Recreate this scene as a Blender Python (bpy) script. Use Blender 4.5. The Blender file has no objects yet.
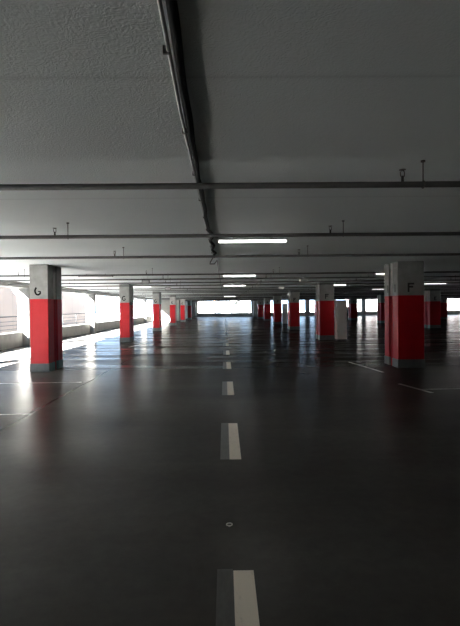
import bpy, bmesh, math, random
from mathutils import Vector, Matrix
random.seed(7)
S = bpy.context.scene
COL = S.collection
PI = math.pi

# ------------------------------------------------------------------ materials
def new_mat(name):
    m = bpy.data.materials.new(name); m.use_nodes = True
    nt = m.node_tree
    return m, nt, nt.nodes['Principled BSDF']

def coords(nt, scale=(1, 1, 1)):
    tc = nt.nodes.new('ShaderNodeTexCoord'); mp = nt.nodes.new('ShaderNodeMapping')
    mp.inputs['Scale'].default_value = scale
    nt.links.new(tc.outputs['Object'], mp.inputs['Vector'])
    return mp.outputs['Vector']

def noise(nt, vec, scale, detail=4, rough=.55):
    n = nt.nodes.new('ShaderNodeTexNoise')
    n.inputs['Scale'].default_value = scale; n.inputs['Detail'].default_value = detail
    n.inputs['Roughness'].default_value = rough
    nt.links.new(vec, n.inputs['Vector'])
    return n.outputs['Fac']

def ramp(nt, fac, stops):
    r = nt.nodes.new('ShaderNodeValToRGB')
    e = r.color_ramp.elements
    while len(e) < len(stops): e.new(.5)
    for k, (p, c) in enumerate(stops):
        e[k].position = p
        e[k].color = (c, c, c, 1) if isinstance(c, (int, float)) else (*c, 1)
    nt.links.new(fac, r.inputs['Fac'])
    return r.outputs['Color']

def mix(nt, a, b, fac, mode='MIX'):
    n = nt.nodes.new('ShaderNodeMix'); n.data_type = 'RGBA'; n.blend_type = mode
    for sock, v in ((n.inputs[6], a), (n.inputs[7], b), (n.inputs[0], fac)):
        if hasattr(v, 'links') or hasattr(v, 'is_linked'): nt.links.new(v, sock)
        elif isinstance(v, tuple): sock.default_value = (*v, 1)
        else: sock.default_value = v
    return n.outputs[2]

def bump(nt, b, h, strength, dist):
    n = nt.nodes.new('ShaderNodeBump')
    n.inputs['Strength'].default_value = strength; n.inputs['Distance'].default_value = dist
    nt.links.new(h, n.inputs['Height']); nt.links.new(n.outputs['Normal'], b.inputs['Normal'])

def mottled(name, c1, c2, scale=6, rough=.7, bscale=60, bstr=.15, bdist=.004, metal=0, stretch=(1, 1, 1), spec=.5):
    m, nt, b = new_mat(name)
    v = coords(nt, stretch)
    nt.links.new(ramp(nt, noise(nt, v, scale, 6), [(.3, c1), (.7, c2)]), b.inputs['Base Color'])
    b.inputs['Roughness'].default_value = rough; b.inputs['Metallic'].default_value = metal
    b.inputs['Specular IOR Level'].default_value = spec
    if bstr: bump(nt, b, noise(nt, v, bscale, 3), bstr, bdist)
    return m

def emit(name, c, s):
    m, nt, b = new_mat(name)
    v = coords(nt)
    nt.links.new(ramp(nt, noise(nt, v, 3), [(0, c), (1, tuple(min(1, x * 1.02) for x in c))]), b.inputs['Emission Color'])
    b.inputs['Emission Strength'].default_value = s
    b.inputs['Base Color'].default_value = (.8, .8, .8, 1)
    return m

M = {}
M['concrete'] = mottled('column_concrete', (.20, .20, .188), (.275, .275, .262), 5, .8, 70, .25)
M['wallconc'] = mottled('wall_concrete', (.135, .132, .12), (.19, .186, .172), 2.2, .85, 40, .3)
M['pillar'] = mottled('pillar_concrete', (.13, .128, .12), (.18, .177, .167), 5, .85, 70, .25)
M['redpaint'] = mottled('red_paint', (.37, .004, .008), (.43, .006, .012), 4, .55, 50, .12, spec=.25)
M['plinthgrey'] = mottled('plinth_grey', (.085, .095, .095), (.125, .137, .135), 7, .6, 60, .2)
M['black'] = mottled('black_paint', (.004, .004, .004), (.008, .008, .008), 9, .8, 50, .1, spec=.1)
M['stripblack'] = mottled('strip_black', (.002, .002, .002), (.004, .004, .004), 9, .7, 50, .1, spec=.1)
M['galv'] = mottled('galvanised_steel', (.42, .43, .42), (.55, .56, .55), 12, .45, 80, .05, metal=.6)
M['pipe'] = mottled('grey_painted_pipe', (.04, .041, .038), (.06, .061, .058), 8, .5, 60, .08)
M['greypipe'] = mottled('drain_pipe_grey', (.42, .41, .39), (.5, .48, .46), 6, .5, 60, .08)
M['brass'] = mottled('sprinkler_metal', (.05, .045, .04), (.09, .08, .07), 20, .4, 80, .05, metal=.5)
M['housing'] = mottled('white_housing', (.45, .45, .45), (.52, .52, .52), 9, .5, 60, .05)
M['darkbox'] = mottled('dark_housing', (.05, .05, .05), (.08, .08, .08), 9, .5, 60, .05)
M['cabinet'] = mottled('cabinet_enamel', (.82, .79, .72), (.87, .84, .77), 4, .4, 90, .04)
M['cream'] = None
M['tube'] = emit('lit_tube', (1, .985, .95), 1.6)
M['tubeoff'] = mottled('unlit_tube', (.35, .35, .35), (.4, .4, .4), 6, .4, 50, .02)
M['steelrail'] = mottled('rail_steel', (.008, .0085, .009), (.012, .0125, .013), 10, .8, 80, .05, spec=.1)
M['soil'] = mottled('outside_paving', (.30, .30, .30), (.38, .38, .38), .4, .9, 8, .3)
M['leaf'] = mottled('leaf_green', (.007, .008, .0052), (.011, .012, .0085), 1.2, .7, 30, .2)
M['bark'] = mottled('bark', (.16, .11, .07), (.26, .19, .13), 4, .9, 30, .4)
M['carpaint'] = mottled('dark_car_paint', (.012, .013, .016), (.018, .019, .022), 5, .2, 50, 0)
M['tyre'] = mottled('tyre_rubber', (.01, .01, .01), (.018, .018, .018), 10, .8, 50, .1)
M['lamp'] = mottled('headlamp_glass', (.7, .7, .7), (.8, .8, .8), 5, .1, 50, 0)
M['carglass'] = mottled('car_glass', (.02, .025, .03), (.03, .035, .04), 3, .03, 50, 0, spec=1.0)
M['alu'] = mottled('pale_metal', (.55, .54, .5), (.65, .64, .6), 20, .35, 80, .05, metal=.4)

# neighbour facade: cream cladding with vertical joints
m, nt, b = new_mat('cream_cladding')
v = coords(nt)
w = nt.nodes.new('ShaderNodeTexWave'); w.wave_type = 'BANDS'; w.bands_direction = 'Y'
w.inputs['Scale'].default_value = .16; w.inputs['Distortion'].default_value = 0
nt.links.new(v, w.inputs['Vector'])
jl = ramp(nt, w.outputs['Fac'], [(0, .82), (.02, 1.0)])
base = ramp(nt, noise(nt, v, .5), [(.3, (.104, .066, .043)), (.7, (.114, .073, .048))])
nt.links.new(mix(nt, base, jl, 1.0, 'MULTIPLY'), b.inputs['Base Color']); b.inputs['Roughness'].default_value = .8
M['cream'] = m
M['farfacade'] = mottled('far_facade', (.016, .010, .0105), (.022, .016, .016), .35, .8, 8, .1)

# ceiling: stippled grey plaster with faint casting joints and stains
m, nt, b = new_mat('stippled_ceiling')
v = coords(nt)
col = ramp(nt, noise(nt, v, .35, 5), [(.3, (.70, .755, .75)), (.7, (.77, .82, .815))])
sep = nt.nodes.new('ShaderNodeSeparateXYZ'); nt.links.new(v, sep.inputs[0])
md = nt.nodes.new('ShaderNodeMath'); md.operation = 'PINGPONG'
ad = nt.nodes.new('ShaderNodeMath'); ad.operation = 'ADD'; ad.inputs[1].default_value = .22
nt.links.new(sep.outputs['Y'], ad.inputs[0]); nt.links.new(ad.outputs[0], md.inputs[0]); md.inputs[1].default_value = 1.25
joint = ramp(nt, md.outputs[0], [(0, .86), (.02, .97), (.06, 1.0)])
col = mix(nt, col, joint, 1.0, 'MULTIPLY')
nt.links.new(col, b.inputs['Base Color']); b.inputs['Roughness'].default_value = .85
b.inputs['Specular IOR Level'].default_value = .2
vo = nt.nodes.new('ShaderNodeTexVoronoi'); vo.feature = 'SMOOTH_F1'; vo.inputs['Scale'].default_value = 85
nv = nt.nodes.new('ShaderNodeTexNoise'); nv.inputs['Scale'].default_value = 9
nt.links.new(v, nv.inputs['Vector'])
vv = mix(nt, v, nv.outputs['Color'], .12)
nt.links.new(vv, vo.inputs['Vector'])
hh = mix(nt, vo.outputs['Distance'], noise(nt, v, 80, 3), .4)
bump(nt, b, hh, .5, .008)
M['ceiling'] = m

# floor: dark power-floated concrete in pours, the far pour smoother and damper
m, nt, b = new_mat('sealed_concrete_floor')
v = coords(nt)
def math_(op, a, c=None):
    n = nt.nodes.new('ShaderNodeMath'); n.operation = op
    for k, q in enumerate((a, c)):
        if q is None: continue
        if hasattr(q, 'links'): nt.links.new(q, n.inputs[k])
        else: n.inputs[k].default_value = q
    return n.outputs[0]
sx = nt.nodes.new('ShaderNodeSeparateXYZ'); nt.links.new(v, sx.inputs[0])
edge = math_('MULTIPLY', noise(nt, v, .8, 3), .10)
yj = math_('ADD', sx.outputs['Y'], edge)
far = math_('GREATER_THAN', yj, 12.2)
jx = math_('LESS_THAN', math_('ABSOLUTE', math_('ADD', math_('ADD', sx.outputs['X'], 2.92), edge)), .028)
jy = math_('LESS_THAN', math_('ABSOLUTE', math_('ADD', yj, -12.2)), .05)
jy2 = math_('LESS_THAN', math_('ABSOLUTE', math_('ADD', yj, -22.2)), .05)
jj = math_('MAXIMUM', math_('MAXIMUM', jx, jy), jy2)
big = noise(nt, coords(nt, (.22, .5, 1)), 1.0, 6, .6)
fine = noise(nt, v, 9, 8, .7)
st = noise(nt, coords(nt, (.10, .45, 1)), 1.3, 4, .55)
c = ramp(nt, big, [(.30, (.046, .043, .040)), (.70, (.082, .077, .071))])
c = mix(nt, c, ramp(nt, fine, [(.3, .85), (.7, 1.12)]), .8, 'MULTIPLY')
c = mix(nt, c, ramp(nt, st, [(.35, 1.1), (.65, .62)]), far, 'MULTIPLY')
c = mix(nt, c, (.012, .011, .010), jj)
nt.links.new(c, b.inputs['Base Color'])
w2 = noise(nt, coords(nt, (.5, 1.6, 1)), 1.6, 4, .55)
rg_far = ramp(nt, w2, [(.30, .25), (.70, .15)])
rg_near = ramp(nt, w2, [(.30, .265), (.70, .22)])
nt.links.new(mix(nt, rg_near, rg_far, far), b.inputs['Roughness'])
b.inputs['Specular IOR Level'].default_value = .35
rip = noise(nt, coords(nt, (.45, 1.3, 1)), 1.5, 3, .5)
bump(nt, b, mix(nt, rip, noise(nt, v, 30, 3), .10), .16, .02)
# the sealer has worn through in streaks: bare matt concrete between glossy patches
df = nt.nodes.new('ShaderNodeBsdfDiffuse'); nt.links.new(c, df.inputs['Color'])
ms = nt.nodes.new('ShaderNodeMixShader')
wear = noise(nt, coords(nt, (.16, .9, 1)), 1.4, 5, .6)
cov_far = ramp(nt, wear, [(.36, .12), (.64, .42)])
cov_near = ramp(nt, wear, [(.32, .24), (.68, .42)])
nt.links.new(mix(nt, cov_near, cov_far, far), ms.inputs[0])
nt.links.new(df.outputs[0], ms.inputs[1]); nt.links.new(b.outputs[0], ms.inputs[2])
nt.links.new(ms.outputs[0], nt.nodes['Material Output'].inputs['Surface'])
M['floor'] = m

# road paint, worn
def paint(name, col, wear, dark):
    m, nt, b = new_mat(name)
    v = coords(nt, (3, 1, 1))
    f = noise(nt, v, 7, 8, .7)
    nt.links.new(ramp(nt, f, [(wear - .08, dark), (wear + .08, col)]), b.inputs['Base Color'])
    b.inputs['Roughness'].default_value = .42; b.inputs['Specular IOR Level'].default_value = .4
    return m
M['roadpaint'] = paint('worn_white_paint', (.78, .70, .59), .36, (.50, .44, .36))
M['ghost'] = paint('scraped_old_paint', (.10, .096, .09), .5, (.075, .072, .068))
M['baypaint'] = paint('faded_bay_paint', (.42, .40, .37), .45, (.16, .155, .145))

# ------------------------------------------------------------------ mesh helpers
class MB:
    def __init__(s): s.bm = bmesh.new(); s.mats = []
    def slot(s, m):
        if m not in s.mats: s.mats.append(m)
        return s.mats.index(m)
    def box(s, x0, y0, z0, x1, y1, z1, m):
        i = s.slot(m)
        v = [s.bm.verts.new(p) for p in ((x0, y0, z0), (x1, y0, z0), (x1, y1, z0), (x0, y1, z0), (x0, y0, z1), (x1, y0, z1), (x1, y1, z1), (x0, y1, z1))]
        for q in ((3, 2, 1, 0), (4, 5, 6, 7), (0, 1, 5, 4), (1, 2, 6, 5), (2, 3, 7, 6), (3, 0, 4, 7)):
            s.bm.faces.new([v[k] for k in q]).material_index = i
        return s
    def prism(s, pts, axis, a, b_, m):
        """polygon pts (2D) extruded along axis from a to b_"""
        i = s.slot(m)
        def P(p, t):
            return {'z': (p[0], p[1], t), 'y': (p[0], t, p[1]), 'x': (t, p[0], p[1])}[axis]
        A = [s.bm.verts.new(P(p, a)) for p in pts]; B = [s.bm.verts.new(P(p, b_)) for p in pts]
        n = len(pts)
        for f in ([A[::-1], B] + [[A[k], A[(k + 1) % n], B[(k + 1) % n], B[k]] for k in range(n)]):
            s.bm.faces.new(f).material_index = i
        return s
    def tube(s, path, r, m, n=10, caps=True):
        i = s.slot(m)
        path = [Vector(p) for p in path]; rings = []
        up = None
        for k, p in enumerate(path):
            d = (path[min(k + 1, len(path) - 1)] - path[max(k - 1, 0)]).normalized()
            ref = Vector((0, 0, 1)) if abs(d.z) < .9 else Vector((1, 0, 0))
            a = d.cross(ref).normalized(); b_ = a.cross(d).normalized()
            rr = r[k] if isinstance(r, (list, tuple)) else r
            rings.append([s.bm.verts.new(p + (a * math.cos(2 * PI * j / n) + b_ * math.sin(2 * PI * j / n)) * rr) for j in range(n)])
        for A, B in zip(rings, rings[1:]):
            for j in range(n):
                f = s.bm.faces.new((A[j], A[(j + 1) % n], B[(j + 1) % n], B[j])); f.material_index = i; f.smooth = True
        if caps:
            s.bm.faces.new(rings[0]).material_index = i; s.bm.faces.new(rings[-1][::-1]).material_index = i
        return s
    def build(s, name, parent=None, bevel=0):
        bmesh.ops.recalc_face_normals(s.bm, faces=s.bm.faces[:])
        me = bpy.data.meshes.new(name); s.bm.to_mesh(me); s.bm.free()
        for m in s.mats: me.materials.append(m)
        o = bpy.data.objects.new(name, me); COL.objects.link(o)
        if parent: o.parent = parent
        if bevel:
            bv = o.modifiers.new('edge', 'BEVEL'); bv.width = bevel; bv.segments = 2; bv.limit_method = 'ANGLE'
        return o

def tag(o, label, cat, group=None, kind=None):
    o['label'] = label; o['category'] = cat
    if group: o['group'] = group
    if kind: o['kind'] = kind
    return o
def struct(o): o['kind'] = 'structure'; return o
def empty(name, loc=(0, 0, 0)):
    o = bpy.data.objects.new(name, None); o.location = loc; o.empty_display_size = .2; COL.objects.link(o); return o
def copy_tree(o, parent=None):
    c = o.copy(); COL.objects.link(c); c.parent = parent
    for ch in list(o.children): copy_tree(ch, c)
    return c

ORD = ['zeroth', 'first', 'second', 'third', 'fourth', 'fifth', 'sixth', 'seventh', 'eighth', 'ninth', 'tenth', 'eleventh', 'twelfth', 'thirteenth',
       'fourteenth', 'fifteenth', 'sixteenth', 'seventeenth', 'eighteenth', 'nineteenth', 'twentieth', 'twenty-first', 'twenty-second',
       'twenty-third', 'twenty-fourth', 'twenty-fifth', 'twenty-sixth', 'twenty-seventh', 'twenty-eighth', 'twenty-ninth', 'thirtieth']

# ------------------------------------------------------------------ the place
H = 2.71            # ceiling height
XL, XR, YB, YF = -8.70, 44.0, -16.0, 76.0
D1, PITCH = 11.74, 10.0

struct(MB().box(-8.95, YB, -.2, XR, YF + .2, 0, M['floor']).build('floor'))
struct(MB().box(-9.0, YB, H, XR + .2, YF + .3, H + .25, M['ceiling']).build('ceiling'))
struct(MB().box(-130, -90, -.5, 150, 190, -.25, M['soil']).build('ground'))
YS = 56.0
PY = [-9.9 + 10 * k for k in range(7)]           # perimeter pillars: start of each, 0.5 deep
struct(MB().box(-8.9, YB, 0, XL, -6.0, 2.49, M['wallconc']).build('wall_left', bevel=.008))  # unseen solid length behind the camera, added to block light from the left
ends = sum([[p + .5, q] for p, q in zip([-6.5] + PY[1:], PY[1:] + [YS])], [])
for a, c_ in zip(ends[0::2], ends[1::2]): struct(MB().box(-8.9, a, 0, XL, c_, .62, M['wallconc']).build('wall_left', bevel=.008))
struct(MB().box(-8.95, YB, 2.49, -8.40, YS, H, M['wallconc']).build('trim_left'))
struct(MB().box(-8.9, YB - .25, -.2, XR + .2, YB, H, M['wallconc']).build('wall_back'))
struct(MB().box(XR, YB, -.2, XR + .2, YF + .2, H, M['wallconc']).build('wall_right'))
# far wall: low parapet with piers and solid lengths
wf = MB()
wf.box(-8.6, YF, 0, XR, YF + .2, .66, M['wallconc'])
for a, c_ in ((-8.6, -4.35), (4.35, 7.6), (13.2, 14.0), (22.5, 23.2), (31.6, 32.4), (41, 44)):
    wf.box(a, YF, .66, c_, YF + .2, H, M['wallconc'])
struct(wf.build('wall_far'))
# stairwell block closing the left edge
ws = MB()
ws.box(-8.6, YS, 0, -6.62, YS + .2, H, M['wallconc']); ws.box(-6.62, YS, 2.1, -5.75, YS + .2, H, M['wallconc'])
ws.box(-5.75, YS, 0, -5.45, YS + .2, H, M['wallconc']); ws.box(-5.65, YS + .2, 0, -5.45, YF, H, M['wallconc'])
ws.box(-8.6, YS + .2, 0, -8.4, YF, H, M['wallconc'])
struct(ws.build('wall_stairwell'))
dd = struct(MB().box(-6.60, YS + .06, .005, -5.77, YS + .11, 2.09, M['darkbox']).build('door_1', bevel=.004))
MB().tube([(-5.87, YS + .05, 1.05), (-5.87, YS + .02, 1.05), (-5.99, YS + .02, 1.05)], .01, M['galv']).build('door_handle', dd)

# ------------------------------------------------------------------ columns
def outline(w, e=0.0, d=1.0):
    g = .12
    y1, y2 = .39, .65
    return [(-e, -e), (w + e, -e), (w + e, y1 + e * .5), (w - g, y1 + e * .5), (w - g, y2 - e * .5), (w + e, y2 - e * .5), (w + e, d + e),
            (-e, d + e), (-e, y2 - e * .5), (g, y2 - e * .5), (g, y1 + e * .5), (-e, y1 + e * .5)]

def letter_strokes(ch, worn=False):
    """strokes as lists of quads (2D), unit box width .74, height 1"""
    t = .19; q = []
    def bar(x0, z0, x1, z1): q.append([(x0, z0), (x1, z0), (x1, z1), (x0, z1)])
    if ch in 'FE':
        bar(0, 0, t, 1); bar(t, 1 - t, .72, 1); bar(t, .47, .6, .47 + t)
        if ch == 'E': bar(t, 0, .72, t)
    elif ch == 'D':
        bar(0, 0, t, 1)
        P = [(.2 + .5 * math.sin(a), .5 + .5 * math.cos(a)) for a in [PI * k / 12 for k in range(13)]]
        Q = [(.2 + .35 * math.sin(a), .5 + .36 * math.cos(a)) for a in [PI * k / 12 for k in range(13)]]
        bar(t, 1 - t, .2, 1); bar(t, 0, .2, t)
        for k in range(12): q.append([Q[k], Q[k + 1], P[k + 1], P[k]])
    elif ch in 'GC':
        a0, a1 = (40, 322) if not worn else (118, 322)
        A = [math.radians(a0 + (a1 - a0) * k / 20) for k in range(21)]
        P = [(.37 + .40 * math.cos(a), .5 + .5 * math.sin(a)) for a in A]
        Q = [(.37 + .21 * math.cos(a), .5 + .32 * math.sin(a)) for a in A]
        for k in range(20): q.append([Q[k], P[k], P[k + 1], Q[k + 1]])
        if ch == 'G': bar(.55, .16, .70, .48); bar(.40, .38, .55, .5)
    return q

def make_column(ch, w, bare=False, worn=False):
    root = empty('concrete_column')
    s = MB()
    red = M['concrete'] if bare else M['redpaint']
    s.prism(outline(w), 'z', 0, 1.84, red)
    s.prism(outline(w), 'z', 1.84, H - .002, M['concrete'])
    bmesh.ops.remove_doubles(s.bm, verts=s.bm.verts[:], dist=1e-5)
    hgt = .232
    x0 = w / 2 - .37 * hgt + (.0 if w > .5 else -.02)
    s.build('shaft', root, bevel=.012)
    if not bare:
        t = MB()
        for quad in letter_strokes(ch, worn):
            t.prism([(x0 + p[0] * hgt, 1.925 + p[1] * hgt) for p in quad], 'y', -.004, .002, M['black'])
        t.build('painted_letter', root)
        if ch == 'F':       # the letter's strokes on the lane side, split by the groove
            for ya, yb in ((.17, .22), (.70, .74)):
                MB().prism([(ya, 1.93), (yb, 1.93), (yb, 2.13), (ya, 2.13)], 'x', -.004, .004, M['black']).build('painted_stroke', root)
    MB().prism(outline(w, .012), 'z', 0, .215, M['plinthgrey']).build('plinth', root, bevel=.004)
    for px in (.055, w - .055):
        p = MB()
        p.tube([(px, .52, .0), (px, .52, 1.84)], .052, red, 14); p.tube([(px, .52, 1.84), (px, .52, H - .002)], .052, M['greypipe'], 14)
        for z in (.5, 1.7, 2.5): p.tube([(px, .52, z), (px, .52, z + .03)], .058, red if z < 1.84 else M['greypipe'], 14)
        p.build('downpipe', root)
    return root

FX, GX, EX, DX, CX = 4.40, -4.43 - .46, 14.1, 24.2, 34.2
side_of = {'G': 'left', 'F': 'right'}
protos = {}
def column_row(ch, x, w, idx, labels):
    for n in idx:
        bare = (n == 7 and ch in 'GF'); worn = (ch == 'G' and n == 1)
        key = (ch, w, bare, worn)
        if key not in protos: protos[key] = make_column(ch, w, bare, worn); r = protos[key]
        else: r = copy_tree(protos[key])
        r.location = (x + (.07 if ch == 'F' and n > 1 else 0), D1 + PITCH * (n - 1), 0)
        tag(r, labels(n), 'column', f'columns of row {ch}', 'thing')
def gl(n):
    if n == 0: return 'red and grey column of row G standing beside the camera'
    if n == 1: return 'nearest red and grey column on the left, with a worn letter G'
    if n == 7: return 'bare unpainted column at the far end of row G, last before the end opening'
    return f'{ORD[n]} nearest red and grey column in the row left of the lane'
def fl(n):
    if n == 1: return 'largest red and grey column on the right, with a clear black F'
    if n == 2: return 'second red and grey F column, with a tall pale cabinet at its right side'
    if n == 4: return 'fourth red and grey F column, with a small far cabinet at its right'
    if n == 7: return 'bare unpainted column at the far end of row F beside the end opening'
    return f'{ORD[n]} nearest red and grey column in the F row right of the lane'
column_row('G', GX, .46, range(0, 8), gl)
column_row('F', FX, .67, range(1, 8), fl)
column_row('E', EX, .74, range(3, 8), lambda n: {3: 'red and grey column seen just right of the nearest F column, row E',
    4: 'red column of row E mostly hidden behind the nearest F column', 5: 'red and dark grey column with a dark car parked behind it',
    6: 'red column of row E hidden behind the pale cabinet and second F column', 7: 'furthest column of row E, near the far parapet'}[n])
column_row('D', DX, .74, range(5, 8), lambda n: {5: 'red column in row D peeping out behind the right-hand row E column',
    6: 'row D column second from the far parapet', 7: 'row D column standing next to the far parapet'}[n])

# perimeter pillars with a haunch under the edge beam
for k, y in enumerate(PY):
    if k == 0: continue
    mb = MB()
    mb.prism([(-8.42, 0), (-8.42, 2.49), (-9.12, 2.49), (-9.12, 2.40), (-8.89, 2.10), (-8.89, 0)], 'y', y, y + .5, M['pillar'])
    o = mb.build('perimeter_pillar', bevel=.01)
    vis = k - 3
    lab = {-3: 'pale perimeter pillar in the bay furthest behind the camera', -2: 'pale perimeter pillar level with the camera', -1: 'pale perimeter pillar just ahead of the camera outside the picture',
           0: 'pale haunched pillar in the open left edge, half hidden by the worn G column', 1: 'pale haunched pillar on the left edge between first and second G columns',
           2: 'pale haunched pillar in the open left edge hidden by the second G column', 3: 'pale haunched pillar on the left edge between second and third G columns'}[vis]
    tag(o, lab, 'pillar', 'pillars along the open left edge', 'thing')

# railings on the parapet, one per bay
def railing(y0, y1, label):
    root = empty('edge_railing', (-8.80, y0, .62))
    L = y1 - y0
    top = [(0, .03, .1), (0, .03, .55), (0, .06, .62), (0, .14, .66), (0, L - .14, .66), (0, L - .06, .62), (0, L - .03, .55), (0, L - .03, .1)]
    MB().tube(top, .022, M['steelrail'], 10).build('top_rail', root)
    for z in (.14, .30, .46):
        MB().tube([(0, .03, z), (0, L - .03, z)], .011, M['steelrail'], 8).build('mid_rail', root)
    n = max(2, round(L / 2.2) + 1)
    for k in range(n):
        y = .03 + (L - .06) * k / (n - 1)
        mb = MB().tube([(0, y, .0), (0, y, .66 if 0 < k < n - 1 else .5)], .018, M['steelrail'], 8)
        mb.box(-.05, y - .05, 0, .05, y + .05, .008, M['steelrail'])
        mb.build('post', root)
    tag(root, label, 'railing', 'railings on the left parapet')
bays = [(PY[3] + .55, PY[4] - .05, 'steel pipe railing on the parapet between worn G column and next pillar'), (PY[2] + .55, PY[3] - .05, 'steel pipe railing on the parapet to the left of the worn G column'),
        (PY[4] + .55, PY[5] - .05, 'steel pipe railing on the parapet just before the second G column'), (PY[5] + .55, PY[6] - .05, 'steel pipe railing on the parapet between second and third G columns'),
        (PY[1] + .55, PY[2] - .05, 'steel pipe railing on the parapet level with the camera')]
for a in bays: railing(*a)

# ------------------------------------------------------------------ ceiling services
PZ = 1.59 + .935
pipes_y = [3.6, 6.1, 8.6] + [y0 + dy for y0 in (12.95, 22.95, 32.95, 42.95, 52.95, 62.95) for dy in (.25, 2.4, 4.6, 6.8)]
def sprinkler_head(mb, x, z):
    mb.tube([(x, 0, z), (x, 0, z + .045)], [.012, .010], M['brass'], 8)
    mb.tube([(x - .014, 0, z + .04), (x - .016, 0, z + .075), (x, 0, z + .092)], .004, M['brass'], 5)
    mb.tube([(x + .014, 0, z + .04), (x + .016, 0, z + .075), (x, 0, z + .092)], .004, M['brass'], 5)
    mb.tube([(x, 0, z + .090), (x, 0, z + .094)], .026, M['brass'], 12)
def make_pipe(heads, rods):
    root = empty('hanging_sprinkler_pipe')
    X0, X1 = -8.1, 42.0
    mb = MB().tube([(X0, 0, 0), (X1, 0, 0)], .024, M['pipe'], 12)
    mb.build('pipe', root)
    for x in heads:
        h = MB(); sprinkler_head(h, x, .022); h.build('sprinkler_head', root)
    for x in rods:
        h = MB().tube([(x, 0, .02), (x, 0, H - PZ)], .0045, M['brass'], 6)
        h.tube([(x, 0, H - PZ - .012), (x, 0, H - PZ)], .018, M['brass'], 8)
        ring = [(x, .029 * math.cos(2 * PI * j / 14), .029 * math.sin(2 * PI * j / 14)) for j in range(15)]
        h.tube(ring, .004, M['brass'], 5)
        h.build('hanger', root)
    return root
pa = make_pipe([1.39 + 3.4 * k for k in range(-1, 11)], [1.55 + 3.4 * k for k in range(-1, 11)])
pb = make_pipe([-2.2 + 3.6 * k for k in range(-1, 12)], [-2.03 + 3.6 * k for k in range(-1, 12)])
for k, y in enumerate(pipes_y):
    if k == 0: r = pa
    elif k == 1: r = pb
    else: r = copy_tree(pa if k % 2 == 0 else pb)
    r.location = (0, y, PZ)
    tag(r, f'{ORD[k + 1]} grey sprinkler pipe across the ceiling, counted from the camera' if k else 'nearest grey sprinkler pipe across the ceiling, before any tube light',
        'pipe', 'sprinkler pipes under the ceiling')

# conduit down the lane's ceiling with a wavy black strip beside it
root = empty('ceiling_conduit', (0, 0, 0))
cz = H - .022
def cpath(y0, y1, x, step=.5): return [(x, y0 + (y1 - y0) * k / 40, cz) for k in range(41)]
MB().tube([(-.215 - .021 * max(0, min(1, (p[1] - 1.2) / 1.4)), p[1], p[2]) for p in cpath(-3, 10.2, 0)], .009, M['galv'], 8).build('conduit', root)
mb = MB().tube([(-.232, 10.2, cz), (-.30, 10.3, cz - .1), (-.32, 10.55, cz - .12), (-.22, 10.75, cz - .1), (-.16, 10.9, cz), (-.16, 40, cz), (-.16, 74, cz)], .012, M['darkbox'], 8)
mb.build('rear_conduit', root)
MB().tube([(-.188 - .027 * max(0, min(1, (y - 1.2) / 1.4)) + .003 * math.sin(y * 1.3), y, cz + .006) for y in [-3 + .3 * k for k in range(44)]], .007, M['pipe'], 8).build('thin_conduit', root)
path = []
rr = []
for k in range(150):
    y = -3 + 13.2 * k / 149
    K = [(-3, -.15), (1.2, -.165), (1.5, -.172), (2.5, -.197), (4, -.207), (6, -.213), (7.2, -.213), (11, -.213)]
    for (ya, xa), (yb, xb) in zip(K, K[1:]):
        if ya <= y <= yb: x = xa + (xb - xa) * (y - ya) / (yb - ya)
    x += .004 * math.sin(y * 2.9) + .003 * math.sin(y * 7.3 + 1)
    if y > 6.5: x += .016 + .026 * math.sin(y * 5.5)
    path.append((x, y, H - .024 + .004 * math.sin(y * 4))); rr.append(.020 if y < 4 else .024)
MB().tube(path, rr, M['stripblack'], 10).build('black_strip', root)
for k in range(14):
    y = -2.6 + .92 * k
    MB().box(-.252, y, H - .034, -.222, y + .014, H, M['darkbox']).build('clip', root)
tag(root, 'galvanised conduit with a wavy black strip running down the middle of the ceiling', 'conduit')

# tube lights
def make_light(lit=True):
    root = empty('ceiling_light')
    hm = M['housing'] if lit else M['darkbox']  # the unlit fixture's backlit shade is put into a darker housing colour
    MB().box(0, -.055, -.07, 1.11, .055, -.05, hm).build('housing', root, bevel=.004)
    MB().tube([(.012, 0, -.088), (1.098, 0, -.088)], .019, M['tube'] if lit else M['tubeoff'], 12).build('tube', root)
    for x in (0, 1.085): MB().box(x, -.028, -.110, x + .025, .028, -.07, hm).build('end_cap', root)
    for x in (.25, .86): MB().box(x - .015, -.02, -.052, x + .015, .02, 0, M['galv']).build('bracket', root)
    return root
on, off = make_light(True), make_light(False)
used = [False, False]
LIGHTS = [(-.1, 7.35, 'nearest lit tube light on the ceiling above the lane'), (-.05, 15.5, 'second lit tube light above the lane, beyond the longest one'),
    (-.05, 22.5, 'third lit tube light above the lane'), (-.03, 45.4, 'furthest short lit tube light above the lane, near the end opening'),
    (4.9, 15.05, 'lit tube light mostly hidden behind the nearest F column'), (4.95, 23.05, 'lit tube light just right of the second F column'),
    (4.95, 30.4, 'lit tube light between the third and second F columns'), (9.55, 22.2, 'bright lit tube light just right of the nearest F column'),
    (9.55, 30.0, 'lit tube light just left of the nearest F column, beyond the cabinet'), (9.55, 52.0, 'small far tube light low between the third and second F columns'),
    (14.9, 29.0, 'lit tube light at the right edge of the picture'), (15.0, 52.0, 'tiny far tube light beside the red row E column near the car'),
    (-4.7, 22.95, 'lit tube light just right of the second G column')]
for x, y, lab in LIGHTS:
    r = on if not used[0] else copy_tree(on); used[0] = True
    r.location = (x, y, H); tag(r, lab, 'tube light', 'tube lights on the ceiling')
off.location = (-4.7, 15.1, H); tag(off, 'dark unlit tube light between the first and second G columns', 'tube light', 'tube lights on the ceiling')

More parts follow.
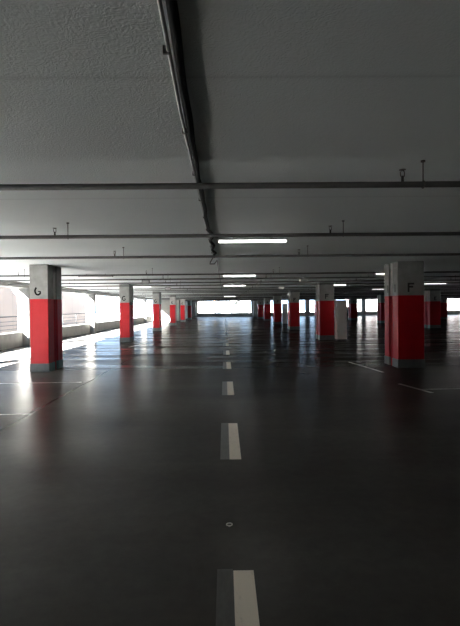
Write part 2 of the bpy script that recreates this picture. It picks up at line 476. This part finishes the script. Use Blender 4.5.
# small boxes hung on stems beside the lane
def make_unit(m, w):
    root = empty('hanging_unit')
    MB().box(-w / 2, -.06, -.16, w / 2, .06, -.02, m).build('case', root, bevel=.006)
    MB().box(-w / 2 + .02, -.066, -.14, w / 2 - .02, -.06, -.05, M['housing'] if m is M['housing'] else M['tubeoff']).build('front_panel', root)
    for x in (-w / 4, w / 4): MB().tube([(x, 0, -.03), (x, 0, .1)], .006, M['galv'], 6).build('stem', root)
    return root
for m, xs, side, names in ((M['darkbox'], -2.78, 'left', 'dark'), (M['housing'], 2.82, 'right', 'white')):  # same box twice: backlit shade coloured in on the left, pale lit one right
    u = make_unit(m, .27)
    for k, y in enumerate((16.55, 23.0)):
        r = u if k == 0 else copy_tree(u)
        r.location = (xs, y, H - .1)
        which = ('just right of the second G column', 'over the third G column') if side == 'left' else ('just left of the second F column', 'over the fourth F column')
        tag(r, f'small {names} box hung below the ceiling {which[k]}', 'ceiling unit', 'small boxes hung beside the lane')

# ------------------------------------------------------------------ paint on the floor
d0 = 2.78
dm = MB().box(0, -1.5, 0, .122, 0, .0025, M['roadpaint']).build('lane_dash')
for k in range(21):
    r = dm if k == 0 else dm.copy()
    if k: COL.objects.link(r)
    r.location = (.037, d0 + 3.55 * k, .0005)
    tag(r, 'white lane dash cut by the bottom edge of the picture, nearest of all' if k == 0 else f'{ORD[k + 1]} white lane dash counted from the nearest one', 'lane marking', 'white lane dashes')
    if k < 6:
        g = MB().box(-.097, -1.5, 0, -.002, .02, .0012, M['ghost']).build('scraped_paint', r)
        g['label'] = 'grey scraped ghost of an older dash'
def bay(pts, w, label):
    mb = MB()
    for (x0, y0), (x1, y1) in zip(pts, pts[1:]):
        d = Vector((x1 - x0, y1 - y0, 0)).normalized(); n = Vector((-d.y, d.x, 0)) * w / 2
        mb.prism([(x0 + n.x, y0 + n.y), (x0 - n.x, y0 - n.y), (x1 - n.x, y1 - n.y), (x1 + n.x, y1 + n.y)], 'z', .0003, .002, M['baypaint'])
    tag(mb.build('bay_line'), label, 'bay marking', 'faded parking bay lines')
bay([(3.52, 9.35), (3.74, 8.35)], .075, 'short faded bay stripe in front of the nearest F column')
bay([(3.62, 8.7), (5.2, 8.75)], .03, 'thin faded cross line running right from the short bay stripe')
bay([(3.5, 13.1), (3.76, 11.0)], .07, 'faded bay stripe on the floor left of the nearest F column')
bay([(3.35, 6.1), (3.9, 6.1)], .05, 'faint bay mark at the right edge of the picture')
bay([(-4.9, 10.0), (-3.1, 10.05)], .06, 'faint bay line on the floor in front of the worn G column')
bay([(-3.9, 18.9), (-3.55, 21.0)], .07, 'faint bay line near the second G column')
bay([(-6.2, 7.0), (-2.95, 7.05)], .05, 'faint bay line on the floor at the left edge of the picture')

# small metal ring on the floor
rp = [(.021 * math.cos(2 * PI * j / 24), .021 * math.sin(2 * PI * j / 24), 0) for j in range(25)]
mb = MB().tube(rp, .0042, M['alu'], 8, caps=False)
mb.box(-.007, -.026, -.0055, .007, -.012, .002, M['alu'])
o = mb.build('metal_ring'); o.location = (.02, 3.37, .0055)
tag(o, 'small pale metal ring lying on the dark floor between the first two dashes', 'ring')

# ------------------------------------------------------------------ cabinets, car
def make_cabinet():
    root = empty('steel_cabinet')
    MB().box(0, 0, .05, .46, .42, 1.86, M['cabinet']).build('body', root, bevel=.006)
    MB().box(.012, -.018, .075, .448, -.001, 1.845, M['cabinet']).build('door', root, bevel=.004)
    dr = root.children[-1]
    MB().tube([(.40, -.02, .98), (.40, -.045, .98), (.40, -.045, 1.10), (.40, -.02, 1.10)], .007, M['galv'], 8).build('handle', dr)
    for z in (.4, 1.5): MB().tube([(.014, -.02, z), (.014, -.02, z + .08)], .008, M['galv'], 8).build('hinge', dr)
    MB().box(.02, .02, 0, .44, .40, .05, M['darkbox']).build('base', root)
    return root
c1 = make_cabinet(); c1.location = (5.17, 21.35, 0); tag(c1, 'tall pale cabinet standing at the right of the second F column', 'cabinet', 'pale cabinets beside F columns')
c2 = copy_tree(c1); c2.location = (5.17, 41.35, 0); tag(c2, 'tall pale cabinet standing at the right of the fourth F column', 'cabinet', 'pale cabinets beside F columns')

car = empty('car', (15.15, 57.0, 0))
prof = [(0, .32), (.02, .62), (.12, .78), (1.05, .92), (3.75, .98), (4.15, .92), (4.22, .6), (4.2, .32)]
bw = MB().prism(prof, 'x', -.88, .88, M['carpaint']); bw.build('body', car, bevel=.06)
cab = MB()
bot = [(-.80, .98, .90), (.80, .98, .90), (.80, 3.7, .96), (-.80, 3.7, .96)]
topq = [(-.60, 1.75, 1.47), (.60, 1.75, 1.47), (.60, 3.0, 1.47), (-.60, 3.0, 1.47)]
i = cab.slot(M['carpaint'])
vb = [cab.bm.verts.new(p) for p in bot]; vt = [cab.bm.verts.new(p) for p in topq]
cab.bm.faces.new(vb[::-1]); cab.bm.faces.new(vt)
for k in range(4): cab.bm.faces.new((vb[k], vb[(k + 1) % 4], vt[(k + 1) % 4], vt[k]))
cab.build('cabin', car, bevel=.05)
def lerp(a, b_, t): return Vector(a) * (1 - t) + Vector(b_) * t
def pane(name, q, off):
    g = MB(); i = g.slot(M['carglass']); c_ = sum((Vector(p) for p in q), Vector()) / 4
    P = [lerp(p, c_, .14) + Vector(off) for p in q]; Q = [p - Vector(off) * 2 for p in P]
    a = [g.bm.verts.new(p) for p in P]; b_ = [g.bm.verts.new(p) for p in Q]
    g.bm.faces.new(a); g.bm.faces.new(b_[::-1])
    for k in range(4): g.bm.faces.new((a[k], a[(k + 1) % 4], b_[(k + 1) % 4], b_[k]))
    g.build(name, car)
pane('windscreen', [bot[0], bot[1], topq[1], topq[0]], (0, -.012, .012))
pane('rear_window', [bot[2], bot[3], topq[3], topq[2]], (0, .012, .012))
pane('side_window', [bot[1], bot[2], topq[2], topq[1]], (.014, 0, .005))
pane('side_window', [bot[3], bot[0], topq[0], topq[3]], (-.014, 0, .005))
for x in (-.86, .70):
    for y in (.78, 3.35):
        w_ = MB().tube([(x, y, .32), (x + .18, y, .32)], .315, M['tyre'], 24).build('wheel', car)
        MB().tube([(x - .012, y, .32), (x + .192, y, .32)], .19, M['galv'], 18).build('hub', w_)
for x in (-.8, .5): MB().box(x, -.005, .62, x + .3, .10, .74, M['lamp']).build('headlamp', car, bevel=.02)
for x in (-.98, .82): MB().box(x, 1.15, .98, x + .16, 1.25, 1.10, M['carpaint']).build('wing_mirror', car, bevel=.03)
tag(car, 'dark parked car glimpsed between the pale cabinet and a row E column', 'car')

# small dark box on the second G column's lane side
bx = MB().box(-.01, 0, 0, .07, .12, .16, M['darkbox'])
bx.tube([(.03, .06, .15), (.03, .06, .95)], .01, M['darkbox'], 8)
o = bx.build('mounted_switch_box', bevel=.004); o.location = (-4.41, D1 + 10.1, 1.72)
tag(o, 'small dark switch box fixed high on the lane side of the second G column', 'switch box')

# ------------------------------------------------------------------ outside
nb = empty('neighbour_building', (-16, 0, -.25))
MB().box(-8, -14, 0, 0, 54, 5.6, M['cream']).build('facade', nb)
MB().box(-8.1, -14.1, 5.6, .1, 54.1, 5.75, M['alu']).build('coping', nb)
tag(nb, 'pale cream clad building outside beyond the left parapet', 'building')
fb = empty('outside_apartment_building', (64, 150, -.25))
MB().box(-22, 0, 0, 22, 12, 14, M['farfacade']).build('facade', fb)
for k in range(15): MB().box(-21 + 3 * k, -.05, 1, -19.6 + 3 * k, 0, 12.5, M['darkbox']).build('window_strip', fb)
MB().box(-22.3, -.3, 14, 22.3, 12.3, 14.4, M['alu']).build('roof', fb)
tag(fb, 'pale pinkish building with vertical strips far beyond the right-hand openings', 'building')

def make_tree(seed, h, r):
    rnd = random.Random(seed)
    root = empty('tree')
    t = MB().tube([(0, 0, 0), (.08, .05, h * .25), (-.05, .1, h * .5), (.1, 0, h * .75)], [.22, .17, .12, .05], M['bark'], 10)
    for k in range(7):
        a = rnd.uniform(0, 2 * PI); z = h * rnd.uniform(.35, .6)
        t.tube([(0, 0, z), (math.cos(a) * r * .35, math.sin(a) * r * .35, z + h * .12), (math.cos(a) * r * .7, math.sin(a) * r * .7, z + h * .2)], [.07, .05, .02], M['bark'], 6)
    t.build('trunk', root)
    c_ = MB(); c_.slot(M['leaf'])
    cl = [(rnd.gauss(0, r * .4), rnd.gauss(0, r * .4), h * rnd.uniform(.42, .92)) for _ in range(26)]
    for _ in range(2600):
        p = Vector(rnd.choice(cl)) + Vector((rnd.gauss(0, 1), rnd.gauss(0, 1), rnd.gauss(0, 1))) * r * .2
        a = Vector((rnd.gauss(0, 1), rnd.gauss(0, 1), rnd.gauss(0, 1))).normalized(); b_ = a.orthogonal().normalized(); s = rnd.uniform(.12, .24)
        c_.bm.faces.new([c_.bm.verts.new(p + q) for q in (a * s, b_ * s * .6, -a * s, -b_ * s * .6)])
    c_.build('foliage', root)
    return root
t1, t2 = make_tree(1, 7.5, 2.6), make_tree(2, 5.5, 2.2)
TREES = [(-7, 122, t1, 'pale green tree outside at the left of the end opening'), (2.0, 128, t2, 'pale green tree outside in the middle of the end opening'),
         (-2.6, 132, t1, 'bushy tree outside just left of the end opening centre'), (8, 126, t1, 'green tree outside at the right of the end opening'),
         (-21.5, 106, t1, 'green tree outside beyond the parapet between second and third G columns'), (52, 118, t2, 'tree outside beyond the opening at the right edge of the picture')]
seen = set()
for x, y, t, lab in TREES:
    r = t if t.name not in seen else copy_tree(t); seen.add(t.name)
    r.location = (x, y, -.25); r.rotation_euler.z = x
    tag(r, lab, 'tree', 'trees outside')

# ------------------------------------------------------------------ light
w = bpy.data.worlds.new('sky'); S.world = w; w.use_nodes = True
nt = w.node_tree; bg = nt.nodes['Background']
tc = nt.nodes.new('ShaderNodeTexCoord'); sp = nt.nodes.new('ShaderNodeSeparateXYZ')
nt.links.new(tc.outputs['Generated'], sp.inputs[0])
sky = ramp(nt, sp.outputs['Z'], [(0, (.50, .72, 1.0)), (.5, (.45, .68, 1.0))])
nt.links.new(sky, bg.inputs['Color']); bg.inputs['Strength'].default_value = 2.4
sun = bpy.data.lights.new('sun', 'SUN'); sun.energy = 150; sun.angle = math.radians(.6); sun.color = (1, .985, .96)
so = bpy.data.objects.new('sun', sun); COL.objects.link(so)
so.rotation_euler = Vector((1, 1.8, -.9)).to_track_quat('-Z', 'Y').to_euler()

# ------------------------------------------------------------------ camera
cd = bpy.data.cameras.new('camera'); cam = bpy.data.objects.new('camera', cd); COL.objects.link(cam)
F = 465.0
cd.sensor_fit = 'VERTICAL'; cd.sensor_height = 36; cd.lens = F / 626 * 36; cd.clip_end = 500; cd.clip_start = .05
yaw, pitch, roll = math.atan(5.5 / F), math.atan(6.0 / F), math.radians(.58)
cam.matrix_world = Matrix.Translation((0, 0, 1.59)) @ Matrix.Rotation(-yaw, 4, 'Z') @ Matrix.Rotation(PI / 2 - pitch, 4, 'X') @ Matrix.Rotation(-roll, 4, 'Z')
S.camera = cam
S.view_settings.view_transform = 'Standard'; S.view_settings.look = 'None'; S.view_settings.gamma = 1; S.view_settings.use_curve_mapping = False
S.view_settings.exposure = 2.2
S.cycles.max_bounces = 16; S.cycles.diffuse_bounces = 8; S.cycles.glossy_bounces = 4
S.cycles.sample_clamp_indirect = 8
S.cycles.use_denoising = True
